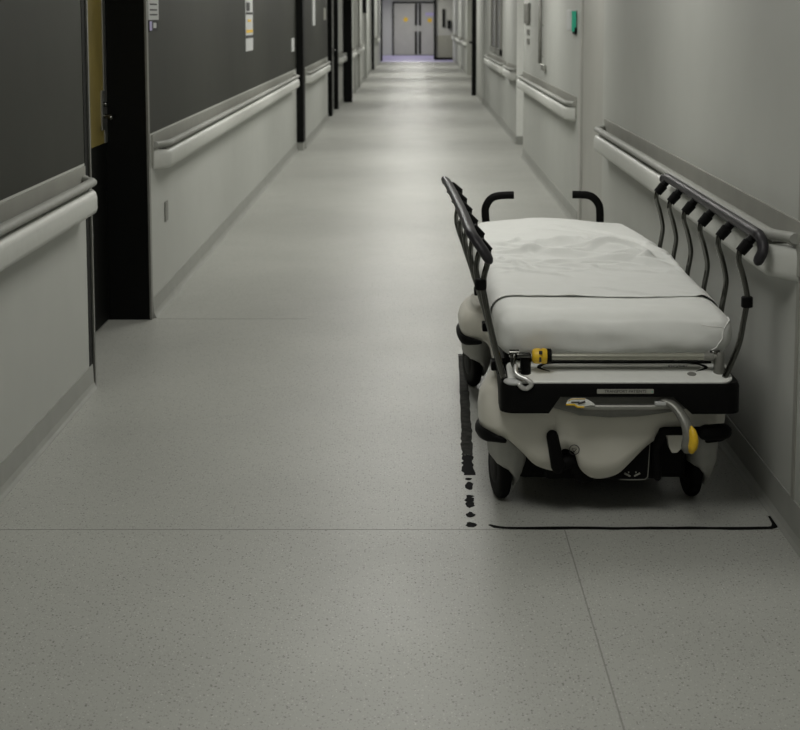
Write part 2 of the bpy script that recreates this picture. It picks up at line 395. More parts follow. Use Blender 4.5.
# ============================================================ WALL ITEMS
def notice(name, label, cat, side, X, y0, y1, rects):
    """rects: (y0,y1,z0,z1,material,name)"""
    r0 = rects[0]; th = .004
    def b(r, d0, d1):
        a = sorted((side * (X - d0), side * (X - d1))); return bxm(a[0], a[1], r[0], r[1], r[2], r[3])
    o = obj(name, b(r0, 0, th), M[r0[4]]); tag(o, label, cat)
    for k, r in enumerate(rects[1:]): obj(r[5], b(r, th, th + .0015 + .0005 * k), M[r[4]], o)
    return o
notice('notice', 'white paper notice with dark lines at the corner of the first doorway', 'notice', -1, LX, 0, 0,
       [(7.77, 8.08, 1.555, 1.83, 'paper')] + [(7.81, 8.02, z, z + .008, 'ink', 'printed_line') for z in (1.632, 1.603, 1.578)])
notice('door_tag', 'small black tag with a lavender stripe under the white notice', 'tag', -1, LX, 0, 0,
       [(7.79, 8.05, 1.495, 1.552, 'black'), (7.79, 7.86, 1.50, 1.548, 'lavender', 'stripe'), (7.90, 7.99, 1.512, 1.540, 'paper', 'card')])
notice('leaflet_holder', 'tall column of paper leaflets with yellow marks on the dark left wall', 'leaflets', -1, LX, 0, 0,
       [(12.3, 12.85, 1.29, 1.72, 'paper'), (12.33, 12.82, 1.59, 1.61, 'ink', 'band'), (12.33, 12.82, 1.44, 1.465, 'yellow', 'yellow_band'), (12.45, 12.7, 1.53, 1.55, 'yellow', 'yellow_band'), (12.3, 12.85, 1.395, 1.42, 'ink', 'band'), (12.35, 12.6, 1.62, 1.69, 'ink', 'band')])
tag(obj('wall_plate', bxm(-LX, -LX + .008, 16.95, 17.3, 1.18, 1.33), M['paper']), 'small white wall plate beside the second black post', 'plate')
tag(obj('strip_sign', bxm(-1.285, -1.277, 19.4, 19.9, 1.46, 1.85), M['paper']), 'tall narrow white strip on the dark wall beyond the second post', 'sign')
tag(obj('wall_card', bxm(-1.285, -1.277, 21.9, 22.4, 1.53, 1.7), M['label']), 'small grey card high on the dark wall before a black frame', 'card')
tag(obj('hanging_sign', bxm(-1.20, -1.10, 36.5, 36.6, 1.66, 2.2), M['black']), 'black hanging sign high on the far left wall', 'sign')
tag(obj('wall_socket', bxm(-LX, -LX + .006, 8.17, 8.27, .45, .56), M['steel_edge'], bevel=.002), 'grey socket plate low on the left wall', 'socket')
# right wall
t = thing('dispenser', 'grey wall dispenser with a green front on the right wall', 'dispenser', (1.25, 11.55, 1.55))
obj('housing', bxm(-.055, 0, -.12, .12, -.085, .075), M['paper'], t, bevel=.01)
obj('green_front', bxm(-.040, -.008, -.135, -.121, -.09, .065), M['green'], t)
obj('nozzle', bxm(-.02, -.002, -.14, .0, -.11, -.06), M['black'], t)
bm = new_bm(); tube(bm, [(1.22, 14.35, 1.13), (1.22, 14.35, 1.9)], .018, 10)
t = tag(obj('wall_rod', bm, M['grey_plastic'], smooth=True), 'thin grey vertical rod fixed on the right wall', 'rod')
for z in (1.5, 1.2):
    bm = new_bm(); tube(bm, [(1.25, 14.35, z), (1.22, 14.35, z)], .012, 8); obj('bracket', bm, M['steel'], t)
tag(obj('wall_hook', bxm(1.215, 1.25, 13.95, 14.2, 1.07, 1.13), M['steel'], bevel=.01), 'small grey hook under the vertical rod on the right wall', 'hook')
tag(obj('glove_rack', bxm(1.22, 1.25, 15.9, 16.5, 1.5, 1.72), M['steel_edge'], bevel=.01), 'grey narrow rack at the far end of the right mid wall', 'rack')
tag(obj('wall_switch', bxm(1.24, 1.25, 16.0, 16.3, 1.38, 1.44), M['steel_edge']), 'tiny upper switch plate at the far end of the right mid wall', 'switch')
tag(obj('wall_switch', bxm(1.24, 1.25, 16.0, 16.3, 1.28, 1.34), M['steel_edge']), 'tiny lower switch plate at the far end of the right mid wall', 'switch')

# ============================================================ FLOOR MARKINGS
# worn dashed tape on the left of the parking bay
WT = thing('floor_tape', 'worn dashed grey tape line on the floor left of the stretcher', 'floor tape', (.20, 5.7, 0))
def blob(pts, h=.0012):
    bm = new_bm(); prism(bm, [(x - .20, y - 5.7) for x, y in pts], .0, h, 'z')
    obj('tape_piece', bm, M['tape'] if pts[0][1] < 5.5 else M['tape_worn'], WT)
def quadstrip(y0, y1, w0=.018, jit=.004, n=8, xo=0):
    L, R = [], []
    for k in range(n + 1):
        y = y0 + (y1 - y0) * k / n; xc = .236 - (6.9 - y) * .022 + xo
        L.append((xc - w0 + random.uniform(-jit, jit), y)); R.append((xc + w0 + random.uniform(-jit, jit), y))
    blob(L + R[::-1])
quadstrip(6.87, 6.2, .019, .001, 6); quadstrip(6.197, 5.62, .020, .002, 10); quadstrip(5.617, 5.27, .021, .004, 10); quadstrip(5.265, 5.03, .019, .006, 10)
for yc, ry, rx in ((4.905, .045, .016), (4.80, .015, .014), (4.765, .028, .017), (4.715, .03, .016), (4.615, .026, .014), (4.52, .026, .017), (4.985, .012, .012)):
    xc = .236 - (6.9 - yc) * .022
    blob([(xc + rx * random.uniform(.7, 1.15) * math.cos(a), yc + ry * random.uniform(.75, 1.15) * math.sin(a)) for a in [2 * math.pi * k / 11 for k in range(11)]])
blob([(.215, 6.895), (.28, 6.895), (.28, 6.88), (.215, 6.88)])
bm = new_bm()
pts = [(.24, 4.52), (.26, 4.50), (.285, 4.492)] + [(.32 + .06 * k, 4.488 + random.uniform(-.003, .003)) for k in range(14)] + [(1.105, 4.49), (1.122, 4.50), (1.131, 4.53), (1.132, 4.60)]
wd = [.004, .010, .008] + [random.uniform(.008, .013) for _ in range(14)] + [.011, .010, .009, .006]
def ribbon(bm, pts, wd, h=.0015):
    A, B = [], []
    for i, p in enumerate(pts):
        a = Vector(pts[max(i - 1, 0)]); b = Vector(pts[min(i + 1, len(pts) - 1)]); d = (b - a).normalized(); n = Vector((-d.y, d.x))
        A.append(tuple(Vector(p) + n * wd[i])); B.append(tuple(Vector(p) - n * wd[i]))
    prism(bm, A + B[::-1], 0, h, 'z')
ribbon(bm, [(x * 1.0, y) for x, y in pts], wd)
tag(obj('floor_tape', bm, M['tape']), 'thin black tape line on the floor in front of the stretcher', 'floor tape')

# ============================================================ STRETCHER
CX = .612
ST = thing('hospital_stretcher', 'wheeled hospital stretcher with white mattress and raised side rails, parked by the right wall', 'stretcher', (CX, 5.6, 0))
ST_OFF = Vector((CX, 5.6, 0))
def part(name, bm, m, parent=None, **k):
    """bm in world coordinates; shifts into the stretcher's frame"""
    bmesh.ops.translate(bm, verts=bm.verts[:], vec=-ST_OFF)
    return obj(name, bm, m, parent or ST, **k)

# ---- base hood with lobes over the casters
half = [  # (x offset from CX on the left, y, zbottom)
    (-.165, 4.600, .150), (-.222, 4.603, .168), (-.267, 4.608, .212), (-.315, 4.62, .252), (-.350, 4.642, .258), (-.376, 4.685, .258), (-.386, 4.76, .254), (-.377, 4.85, .248),
    (-.355, 4.96, .24), (-.325, 5.05, .245), (-.31, 5.20, .27), (-.30, 5.50, .27), (-.30, 5.85, .27), (-.33, 5.98, .27), (-.385, 6.04, .266), (-.402, 6.14, .268), (-.400, 6.30, .268), (-.36, 6.42, .27), (-.2, 6.52, .27)]
front_left = [(-.01, 4.596, .128), (-.048, 4.597, .130), (-.082, 4.597, .158), (-.10, 4.598, .208), (-.138, 4.598, .222), (-.152, 4.598, .19), (-.159, 4.599, .158)]
front_right = [(.15, 4.600, .250), (.11, 4.598, .218), (.06, 4.597, .165), (.03, 4.596, .140)]
rt = [(-x, y, z) for x, y, z in half]
rt[0] = (.20, 4.602, .265); rt[1] = (.24, 4.605, .275); rt[2] = (.275, 4.612, .285); rt[3] = (.32, 4.628, .295)
ring = front_left + half + [(0, 6.53, .28)] + rt[::-1] + front_right
def closed_smooth(P, n=4):
    P = [Vector(p) for p in P]; out = []; N = len(P)
    for i in range(N):
        p0, p1, p2, p3 = P[i - 1], P[i], P[(i + 1) % N], P[(i + 2) % N]
        for k in range(n):
            t = k / n
            out.append(.5 * ((2 * p1) + (p2 - p0) * t + (2 * p0 - 5 * p1 + 4 * p2 - p3) * t * t + (3 * p1 - p0 - 3 * p2 + p3) * t ** 3))
    return out
R = closed_smooth(ring, 4)
bm = new_bm(); rings = []
def spine(p): return Vector((0, min(max(p.y, 4.95), 6.2), 0))
for f_in, zf in ((.0, 0), (-.006, .18), (-.008, .4), (-.002, .62), (.018, .82), (.05, .94), (.11, 1.0), (.3, 1.02)):
    rg = []
    for p in R:
        s = spine(p); d = Vector((s.x - p.x, s.y - p.y, 0)); d = d.normalized() * f_in if f_in < .1 else d * f_in
        rg.append(bm.verts.new((CX + p.x + d.x, p.y + d.y, p.z + ((.425 if p.y < 5.5 else .388) - p.z) * zf)))
    rings.append(rg)
n = len(R)
for a, b in zip(rings, rings[1:]):
    for i in range(n): bm.faces.new((a[i], a[(i + 1) % n], b[(i + 1) % n], b[i]))
hood = part('base_hood', bm, M['hood'], smooth=True)
sm = hood.modifiers.new('solid', 'SOLIDIFY'); sm.thickness = .006; sm.offset = 1
# black bumper lips under the lobes
def lip(i0, i1, src, sgn=1):
    P = [Vector(p) for p in src[i0:i1]]
    pts = smooth_path([(CX + sgn * p.x * 1.012, p.y - .003, p.z - .012) for p in P], 4)
    m = len(pts); rr = [.006 + .011 * min(1, 4 * min(k, m - 1 - k) / m) for k in range(m)]
    bm = new_bm(); tube(bm, pts, rr, 10, up=(0, 0, 1), flat=1.25, roundcap=True); return bm
for i0, i1 in ((3, 10), (13, 18)):
    for s in (1, -1):
        part('corner_bumper', lip(i0, i1, half, s), M['rubber'], hood, smooth=True)
# triangle mark in a circle on the hood
bm = new_bm(); cx_, cz_ = .5085, .222
tube(bm, [(cx_ + .0155 * math.cos(2 * math.pi * k / 24), 4.580, cz_ + .0155 * math.sin(2 * math.pi * k / 24)) for k in range(25)], .0013, 6, caps=False)
tr = [(cx_ + .008 * math.cos(a), 4.580, cz_ + .008 * math.sin(a)) for a in [math.radians(d) for d in (-100, 20, 140, 260)]]
tube(bm, tr, .0014, 6)
part('triangle_mark', bm, M['ink'], hood)
# undercarriage
bm = new_bm(); box(bm, .34, .89, 4.72, 6.45, .085, .30); box(bm, .42, .80, 4.655, 4.72, .10, .30)
part('undercarriage', bm, M['black'], bevel=.02)
# pedal label panel at lower right of the hood
bm = new_bm(); prism(bm, [(.625, .118), (.735, .118), (.748, .128), (.752, .245), (.70, .19), (.66, .155), (.625, .135)], 4.612, 4.625)
pn = part('pedal_panel', bm, M['black'])
bm = new_bm(); tube(bm, smooth_path([(.655, 4.611, .116), (.725, 4.611, .116), (.742, 4.611, .122), (.746, 4.611, .14), (.751, 4.611, .25)], 4), .0014, 6); part('outline', bm, M['line'], pn)
bm = new_bm()
for s in (-1, 1):
    c0 = .696
    tube(bm, [(c0 + s * .006, 4.611, .127), (c0 + s * .025, 4.611, .137)], .003, 6); tube(bm, [(c0 + s * .010, 4.610, .140), (c0 + s * .013, 4.610, .140)], .003, 6)
part('pedal_icon', bm, M['line'], pn)
# foot pedals
def capsule(name, a, b, r, m, parent=None, flat=1.0, rb=None):
    bm = new_bm(); a = Vector(a); b = Vector(b); rb = rb or r
    tube(bm, [a, a.lerp(b, .33), a.lerp(b, .66), b], [r, r + (rb - r) * .33, r + (rb - r) * .66, rb], 16, flat=flat, roundcap=True)
    return part(name, bm, m, parent, smooth=True)
capsule('foot_pedal', (.438, 4.568, .270), (.458, 4.58, .168), .019, M['rubber'], rb=.022)
bm = new_bm(); tube(bm, smooth_path([(.47, 4.60, .17), (.505, 4.61, .175), (.53, 4.63, .13), (.56, 4.66, .11)], 4), .022, 12, roundcap=True)
part('pedal_arm', bm, M['rubber'], smooth=True)
bm = new_bm(); tube(bm, smooth_path([(.774, 4.60, .13), (.770, 4.60, .22), (.782, 4.575, .275), (.80, 4.57, .285), (.94, 4.57, .285)], 4), .014, 12, roundcap=True)
part('pedal_bar', bm, M['rubber'], smooth=True)
capsule('foot_pedal', (.915, 4.56, .283), (.975, 4.575, .283), .025, M['rubber'], flat=1.0)
bm = new_bm(); prism(bm, [(.80, .272), (.868, .272), (.864, .235), (.835, .205), (.818, .205), (.808, .225)], 4.60, 4.63); part('hood_tab', bm, M['hood'], bevel=.004)

# ---- casters: tire, hub, fork cover
def caster(x, y, sgn, yaw):
    Rm = Matrix.Translation((x, y, 0)) @ Matrix.Rotation(yaw, 4, 'Z')
    bm = new_bm()   # fork cover: reaches low on the inner side, stops above the tire on the outer side
    secs = []
    for t in (0, .2, .4, .6, .8, .93, 1):
        ring_ = []
        for k in range(28):
            a = 2 * math.pi * k / 28; ca, sa = math.cos(a), math.sin(a)
            lo = .125 + (.045 - .125) * min(1, max(0, (ca + .25) / 1.0)) ** .8
            z = .30 + (lo - .30) * t
            kk = .84 + .16 * math.sin(math.pi * min(1, t * .75 + .1)) - (.12 if t == 1 else 0)
            if ca > 0: kk *= 1 - .55 * max(0, (.17 - z) / .13) ** 1.5
            ring_.append(bm.verts.new((.006 + (.052 if ca > 0 else .051) * kk * math.copysign(abs(ca) ** .6, ca), .132 * kk * math.copysign(abs(sa) ** .65, sa), z)))
        secs.append(ring_)
    for a, b in zip(secs, secs[1:]):
        for k in range(28): bm.faces.new((a[k], a[(k + 1) % 28], b[(k + 1) % 28], b[k]))
    bm.faces.new(secs[0])
    # inner wall returns so that the cover has thickness
    inner = [bm.verts.new((v.co.x * .8 + .001, v.co.y * .85, v.co.z + .004)) for v in secs[-1]]
    for k in range(28): bm.faces.new((secs[-1][k], secs[-1][(k + 1) % 28], inner[(k + 1) % 28], inner[k]))
    inn2 = [bm.verts.new((v.co.x * .95, v.co.y * .95, .24)) for v in inner]
    for k in range(28): bm.faces.new((inner[k], inner[(k + 1) % 28], inn2[(k + 1) % 28], inn2[k]))
    bm.faces.new(inn2)
    bm.transform(Rm); fc = part('caster', bm, M['caster'], smooth=True, auto=60)
    bm = new_bm(); Rr = .1; wv = .021
    lathe(bm, [(-wv, .055), (-wv, Rr - .018), (-wv * .8, Rr - .006), (-wv * .4, Rr), (wv * .4, Rr), (wv * .8, Rr - .006), (wv, Rr - .018), (wv, .055)], (-.014, 0, Rr), 'x', 36)
    bm.transform(Rm); part('tire', bm, M['rubber'], fc, smooth=True, auto=40)
    bm = new_bm(); lathe(bm, [(-wv - .003, .01), (-wv - .004, .04), (-wv + .002, .054), (wv, .054)], (-.014, 0, Rr), 'x', 24)
    bm.transform(Rm); part('hub', bm, M['black'], fc, smooth=True, auto=40)
    return fc
caster(.303, 4.80, 1, math.radians(10)); caster(.932, 4.82, 1, math.radians(4))
caster(.272, 6.30, 1, math.radians(14)); caster(.94, 6.30, 1, 0)

# ---- litter frame, foot shelf, black bumper
bm = new_bm(); box(bm, .30, .34, 4.75, 6.6, .425, .47); box(bm, .885, .925, 4.75, 6.6, .425, .47)
for y in (4.9, 5.5, 6.1, 6.55): box(bm, .30, .925, y, y + .04, .43, .465)
part('litter_frame', bm, M['black'], bevel=.005)
bm = new_bm(); box(bm, .33, .90, 4.82, 6.55, .468, .495); part('mattress_deck', bm, M['grey_plastic'], bevel=.005)
for y in (5.0, 6.1):
    bm = new_bm(); lathe(bm, [(.40, .055), (.43, .055)], (CX, y + .1, 0), 'z', 20); part('lift_column', bm, M['black'], smooth=True, auto=40)
# bumper: black band with rounded corners, raised notch in the middle
out = rrect(.272, 1.012, 4.50, 4.86, .045, 6)
bm = new_bm()
zt = .452
def zb(x):
    # lower edge: deep at both ends, shallow between
    if x < .42: return .360
    if x < .455: return .360 + (x - .42) / .035 * .052
    if x < .80: return .412
    if x < .86: return .412 - (x - .80) / .06 * .054
    return .358
pts = []
xs = [.317, .36, .40, .42, .43, .455, .50, .60, .70, .80, .82, .86, .90, .967]
arcR = [(1.012 - .045 + .045 * math.sin(a), 4.545 - .045 * math.cos(a)) for a in [math.pi / 2 * k / 6 for k in range(1, 7)]]
arcL = [(.272 + .045 - .045 * math.sin(a), 4.545 - .045 * math.cos(a)) for a in [math.pi / 2 * k / 6 for k in range(6, 0, -1)]]
path = [(.272, 4.86), (.272, 4.70)] + arcL + [(x, 4.50) for x in xs] + arcR + [(1.012, 4.70), (1.012, 4.86)]
A = [bm.verts.new((x, y, zt)) for x, y in path]; A1 = [bm.verts.new((x, y, zt - .012)) for x, y in path]; B = [bm.verts.new((x, y, zb(x))) for x, y in path]
def inn(x, y): return (x + (.03 if x < .30 else -.03 if x > .985 else 0), y + (.03 if y < 4.55 else 0))
for v, (x, y) in zip(A, path):
    q = inn(x, y); v.co.x += (q[0] - x) * .15; v.co.y += (q[1] - y) * .15
C = [bm.verts.new((*inn(x, y), zb(x) + .003)) for x, y in path]; D = [bm.verts.new((*inn(x, y), zt - .004)) for x, y in path]
for r1, r2 in ((A, A1), (A1, B), (B, C), (C, D), (D, A)):
    for i in range(len(path) - 1): bm.faces.new((r1[i], r1[i + 1], r2[i + 1], r2[i]))
for i in (0, -1): bm.faces.new((A[i], A1[i], B[i], C[i], D[i]))
bmp = part('foot_bumper', bm, M['black'], smooth=True, auto=40)
# identification strip with writing
bm = new_bm(); prism(bm, rrect(.567, .741, .4225, .4365, .002, 2), 4.4985, 4.5); lb = part('name_strip', bm, M['label'], bmp)
text_mesh('lettering', 'TRANSPORT PATIENTS', .0125, M['ink'], lb, Vector((.654, 4.498, .4295)) - ST_OFF, sx=1.0)
bm = new_bm(); lathe(bm, [(-.0008, .0018), (0, .0018)], (.7365, 4.4985, .4285), 'y', 12); part('green_dot', bm, M['green'], lb)
# white shelf top
bm = new_bm(); prism(bm, rrect(.296, .990, 4.508, 4.665, .04, 6), .448, .458, 'z')
TILT = math.atan(.2)
def tilt(bm):
    bmesh.ops.rotate(bm, verts=bm.verts[:], cent=(0, 4.508, .458), matrix=Matrix.Rotation(TILT, 3, 'X')); return bm
sh = part('foot_shelf', tilt(bm), M['deck'], bevel=.004)
# raised oval recess line and dark crescents
bm = new_bm(); tube(bm, smooth_path([(.47, 4.645, .4585), (.42, 4.638, .4585), (.398, 4.610, .4585), (.43, 4.582, .4585)], 5), [.001 + .006 * math.sin(math.pi * k / 15) for k in range(16)], 8, flat=.3); part('grip_slot', tilt(bm), M['black'], sh, smooth=True)
bm = new_bm(); tube(bm, smooth_path([(.82, 4.648, .4585), (.89, 4.640, .4585), (.922, 4.610, .4585), (.885, 4.582, .4585)], 5), [.001 + .006 * math.sin(math.pi * k / 15) for k in range(16)], 8, flat=.3); part('grip_slot', tilt(bm), M['black'], sh, smooth=True)
bm = new_bm(); prism(bm, rrect(.41, .905, 4.600, 4.634, .014, 6), .458, .4588, 'z'); part('recessed_band', tilt(bm), mat('band', (.42, .42, .38), .4, noise_amt=.03), sh)
text_mesh('lettering', 'stryker', .021, M['ink'], sh, Vector((.835, 4.618, .4810)) - ST_OFF, rot=(TILT, 0, 0), sx=1.05)
bm = new_bm(); lathe(bm, [(0, .014), (.0012, .014)], (.868, 4.562, .458), 'z', 20); part('round_cap', tilt(bm), M['grey_plastic'], sh)
# grey shroud under the bumper's notch
bm = new_bm(); prism(bm, [(.42, .372), (.445, .405), (.85, .405), (.86, .365), (.80, .352), (.70, .338), (.61, .335), (.52, .342)], 4.54, 4.66)
part('lower_shroud', bm, M['grey_plastic'], bevel=.006)
# grab bar under bumper
bm = new_bm(); tube(bm, smooth_path([(.515, 4.52, .405), (.512, 4.512, .392), (.53, 4.508, .381), (.58, 4.508, .378), (.70, 4.508, .378), (.755, 4.508, .379), (.80, 4.51, .383)], 5), .0095, 10); part('grab_bar', bm, M['steel'], smooth=True)
# yellow and white release tag
bm = new_bm(); prism(bm, [(.472, .391), (.478, .402), (.49, .408), (.53, .408), (.55, .398), (.562, .388), (.545, .388), (.525, .384), (.505, .384), (.497, .391)], 4.487, 4.503)
rl = part('release_tag', bm, M['deck'], bevel=.002)
bm = new_bm(); tube(bm, [(.471, 4.487, .391), (.497, 4.487, .391), (.507, 4.487, .3835), (.527, 4.487, .3835)], .0028, 6); tube(bm, [(.478, 4.487, .403), (.49, 4.487, .409), (.53, 4.487, .409)], .0012, 6); part('yellow_edge', bm, M['yellow'], rl)
bm = new_bm(); tube(bm, [(.487, 4.486, .399), (.512, 4.486, .399)], .0022, 6); tube(bm, [(.508, 4.486, .394), (.53, 4.486, .401)], .003, 6); part('icon', bm, M['ink'], rl)
bm = new_bm(); box(bm, .745, .778, 4.49, 4.51, .387, .397); part('latch_plate', bm, M['paper'], bevel=.002)
# release lever with yellow tip, right
bm = new_bm(); tube(bm, smooth_path([(.775, 4.51, .395), (.80, 4.495, .386), (.822, 4.475, .362), (.838, 4.455, .33), (.842, 4.445, .30), (.840, 4.445, .275)], 5), [.014 + .012 * k / 25 for k in range(26)], 14, roundcap=True, flat=.8); lv = part('release_lever', bm, M['steel_edge'], smooth=True)
bm = new_bm(); tube(bm, smooth_path([(.846, 4.430, .335), (.852, 4.422, .30), (.847, 4.424, .268)], 6), [.006, .010, .013, .015, .0165, .017, .018, .018, .018, .018, .0175, .016, .013], 14, roundcap=True, flat=.8); part('yellow_tip', bm, M['yellow'], lv, smooth=True)

# ---- transfer rod with yellow knob across the foot
bm = new_bm(); tube(bm, [(.37, 4.57, .523), (.952, 4.57, .523)], .008, 12); rod = part('foot_rod', bm, M['steel'], smooth=True, auto=40)
bm = new_bm(); tube(bm, [(.43, 4.567, .523), (.925, 4.567, .523)], .0115, 12); part('sleeve', bm, mat('sleeve', (.36, .355, .30), .35, .6, noise_amt=.05), rod, smooth=True, auto=40)
bm = new_bm(); tube(bm, [(.42, 4.60, .497), (.935, 4.60, .497)], .004, 10); part('lower_rod', bm, M['black'], rod, smooth=True, auto=40)
bm = new_bm(); lathe(bm, [(0, .016), (.003, .021), (.008, .0235), (.024, .0245), (.026, .022), (.029, .022), (.031, .0245), (.043, .0235), (.046, .021)], (.372, 4.563, .5255), 'x', 24); part('yellow_knob', bm, M['yellow'], rod, smooth=True, auto=35)
bm = new_bm(); lathe(bm, [(0, .021), (.002, .0235), (.012, .0225), (.014, .019)], (.418, 4.563, .5255), 'x', 24); part('collar', bm, M['rubber'], rod, smooth=True, auto=35)
bm = new_bm(); box(bm, .392, .399, 4.538, 4.545, .512, .527); box(bm, .392, .402, 4.538, 4.545, .536, .546); part('knob_slot', bm, M['ink'], rod)
bm = new_bm(); lathe(bm, [(0, .013), (.03, .013)], (.905, 4.567, .523), 'x', 16); part('collar', bm, M['grey_plastic'], rod, smooth=True, auto=35)
# left bracket and hook
bm = new_bm(); tube(bm, [(.325, 4.555, .53), (.365, 4.555, .53)], .009, 10); tube(bm, [(.302, 4.57, .532), (.332, 4.57, .532)], .013, 10); tube(bm, smooth_path([(.318, 4.56, .53), (.312, 4.55, .51), (.32, 4.545, .492), (.335, 4.54, .48)], 4), .008, 10); part('rod_bracket', bm, M['chrome'], smooth=True, auto=40)
bm = new_bm(); tube(bm, [(.352, 4.57, .53), (.353, 4.57, .458)], .017, 14); part('socket', bm, M['black'], smooth=True, auto=40)
bm = new_bm(); tube(bm, smooth_path([(.320, 4.535, .500), (.318, 4.52, .485), (.330, 4.51, .474), (.352, 4.50, .466), (.366, 4.495, .453), (.352, 4.500, .438), (.338, 4.495, .442), (.328, 4.495, .452)], 5), .0075, 10, roundcap=True); part('steel_hook', bm, mat('hook_metal', (.62, .62, .6), .3, .6, noise_amt=.03), smooth=True)
bm = new_bm(); lathe(bm, [(0, .028), (.006, .034), (.012, .030), (.016, .015)], (.315, 4.53, .447), 'z', 20); part('hook_base', bm, M['paper'], smooth=True)
# right socket for pole
bm = new_bm(); lathe(bm, [(0, .018), (.01, .018), (.07, .016), (.078, .012)], (.955, 4.575, .458), 'z', 18); part('pole_socket', bm, M['steel_edge'], smooth=True, auto=40)
bm = new_bm(); tube(bm, [(.925, 4.57, .535), (.955, 4.572, .535)], .007, 8); part('socket_pin', bm, M['chrome'], smooth=True)

# ---- mattress with fitted sheet
def head_narrow(x, y):
    t = min(1, max(0, (y - 5.85) / .75)); return CX + (x - CX) * (1 - .16 * t * t) if x > CX else x
def head_crown(x, y):
    t = min(1, max(0, (y - 5.9) / .5)); return .016 * t * math.exp(-((x - .56) / .2) ** 2)
def mattress():
    bm = new_bm(); nx, ny, nz = 28, 60, 8
    x0, x1, y0, y1, z0, z1 = .262, 1.010, 4.60, 6.62, .497, .655
    idx = {}
    def P(i, j, k):
        key = (i, j, k)
        if key in idx: return idx[key]
        u, v, w_ = i / nx, j / ny, k / nz
        x = x0 + (x1 - x0) * u; y = y0 + (y1 - y0) * v; z = z0 + (z1 - z0) * w_
        # round: clamp to an inset box and push out
        r = .062; rz = .06
        q = Vector((min(max(x, x0 + r), x1 - r), min(max(y, y0 + r), y1 - r), min(max(z, z0 + rz), z1 - rz)))
        d = Vector((x, y, z)) - q
        if d.length > 1e-6:
            dn = d.normalized(); m = max(abs(d.x) / r, abs(d.y) / r, abs(d.z) / rz)
            p = q + Vector((dn.x * r * m, dn.y * r * m, dn.z * rz * m))
        else: p = Vector((x, y, z))
        # sag: front bulge and cloth irregularities
        if j == 0 or y < y0 + .12:
            p.z += .006 * noise.noise(p * 9); p.y -= .012 * math.sin(math.pi * w_) * (1 - min(1, (y - y0) / .12))
            p.y += .016 * noise.noise(Vector((p.x * 7, 3, p.z * 10))) + 0.010 * noise.noise(Vector((p.x * 19 + p.z * 9, 7, p.z * 22)))
            taper = max(0, .56 - p.z) / .06 * .02
            p.x += taper * (1 if p.x < x0 + .1 else -1 if p.x > x1 - .1 else 0)
        if k == nz:
            p.z += .004 * noise.noise(p * 6) - .004 * (1 - v) 
        p.x = head_narrow(p.x, p.y); p.z += head_crown(p.x, p.y) if k == nz else 0
        idx[key] = bm.verts.new(p); return idx[key]
    for i in range(nx):
        for j in range(ny):
            bm.faces.new((P(i, j, 0), P(i, j + 1, 0), P(i + 1, j + 1, 0), P(i + 1, j, 0))); bm.faces.new((P(i, j, nz), P(i + 1, j, nz), P(i + 1, j + 1, nz), P(i, j + 1, nz)))
        for k in range(nz):
            bm.faces.new((P(i, 0, k), P(i + 1, 0, k), P(i + 1, 0, k + 1), P(i, 0, k + 1))); bm.faces.new((P(i, ny, k), P(i, ny, k + 1), P(i + 1, ny, k + 1), P(i + 1, ny, k)))
    for j in range(ny):
        for k in range(nz):
            bm.faces.new((P(0, j, k), P(0, j, k + 1), P(0, j + 1, k + 1), P(0, j + 1, k))); bm.faces.new((P(nx, j, k), P(nx, j + 1, k), P(nx, j + 1, k + 1), P(nx, j, k + 1)))
    return bm
mt = part('mattress', mattress(), M['fitted'], smooth=True, subsurf=1); mt['label'] = 'mattress in a tight pale fitted sheet'
from mathutils.bvhtree import BVHTree
dg = bpy.context.evaluated_depsgraph_get(); me_ = mt.evaluated_get(dg).to_mesh()
TREE = BVHTree.FromPolygons([v.co + ST_OFF for v in me_.vertices], [tuple(p.vertices) for p in me_.polygons])
def on_mattress(pts, lift=.001):
    out = []
    for p in smooth_path(pts, 5):
        loc, nor, _, _ = TREE.find_nearest(p); out.append(loc + (p - loc).normalized() * lift if (p - loc).length > 1e-5 else loc)
    return out
bm = new_bm()
tube(bm, on_mattress([(.925, 4.56, .50), (.955, 4.56, .54), (.975, 4.57, .58), (.985, 4.57, .615), (1.01, 4.62, .64), (1.03, 4.68, .65)]), .0018, 6)
tube(bm, on_mattress([(.985, 4.57, .615), (.95, 4.56, .63), (.90, 4.56, .64)]), .0014, 6)
part('piping', bm, M['piping'], mt, smooth=True)

# ---- loose sheet lying over the mattress (its own thing)
def ridge(x, y, ax, ay, bx, by, wd, h):
    dx, dy = bx - ax, by - ay; L2 = dx * dx + dy * dy; t = ((x - ax) * dx + (y - ay) * dy) / L2
    t2 = min(max(t, 0), 1); px, py = ax + t2 * dx, ay + t2 * dy; d = math.hypot(x - px, y - py)
    e = min(1, t2 * 5 + .0) * min(1, (1 - t2) * 5) if 0 <= t <= 1 else 0
    s = 1 if (y - py) < 0 else .75
    return h * math.exp(-(d / (wd * s)) ** 2) * max(e, .0)
bm = new_bm(); nx, ny = 120, 280
x0, x1, y0, y1 = .245, 1.022, 4.87, 6.64
grid = []
CR = []
for k in range(34):
    cx, cy = random.uniform(.30, .98), random.gauss(5.72, .26); L = random.uniform(.08, .26); an = random.gauss(-.45, .5)
    CR.append((cx - L * math.cos(an), cy - L * math.sin(an), cx + L * math.cos(an), cy + L * math.sin(an), random.uniform(.008, .014), random.uniform(.003, .008)))
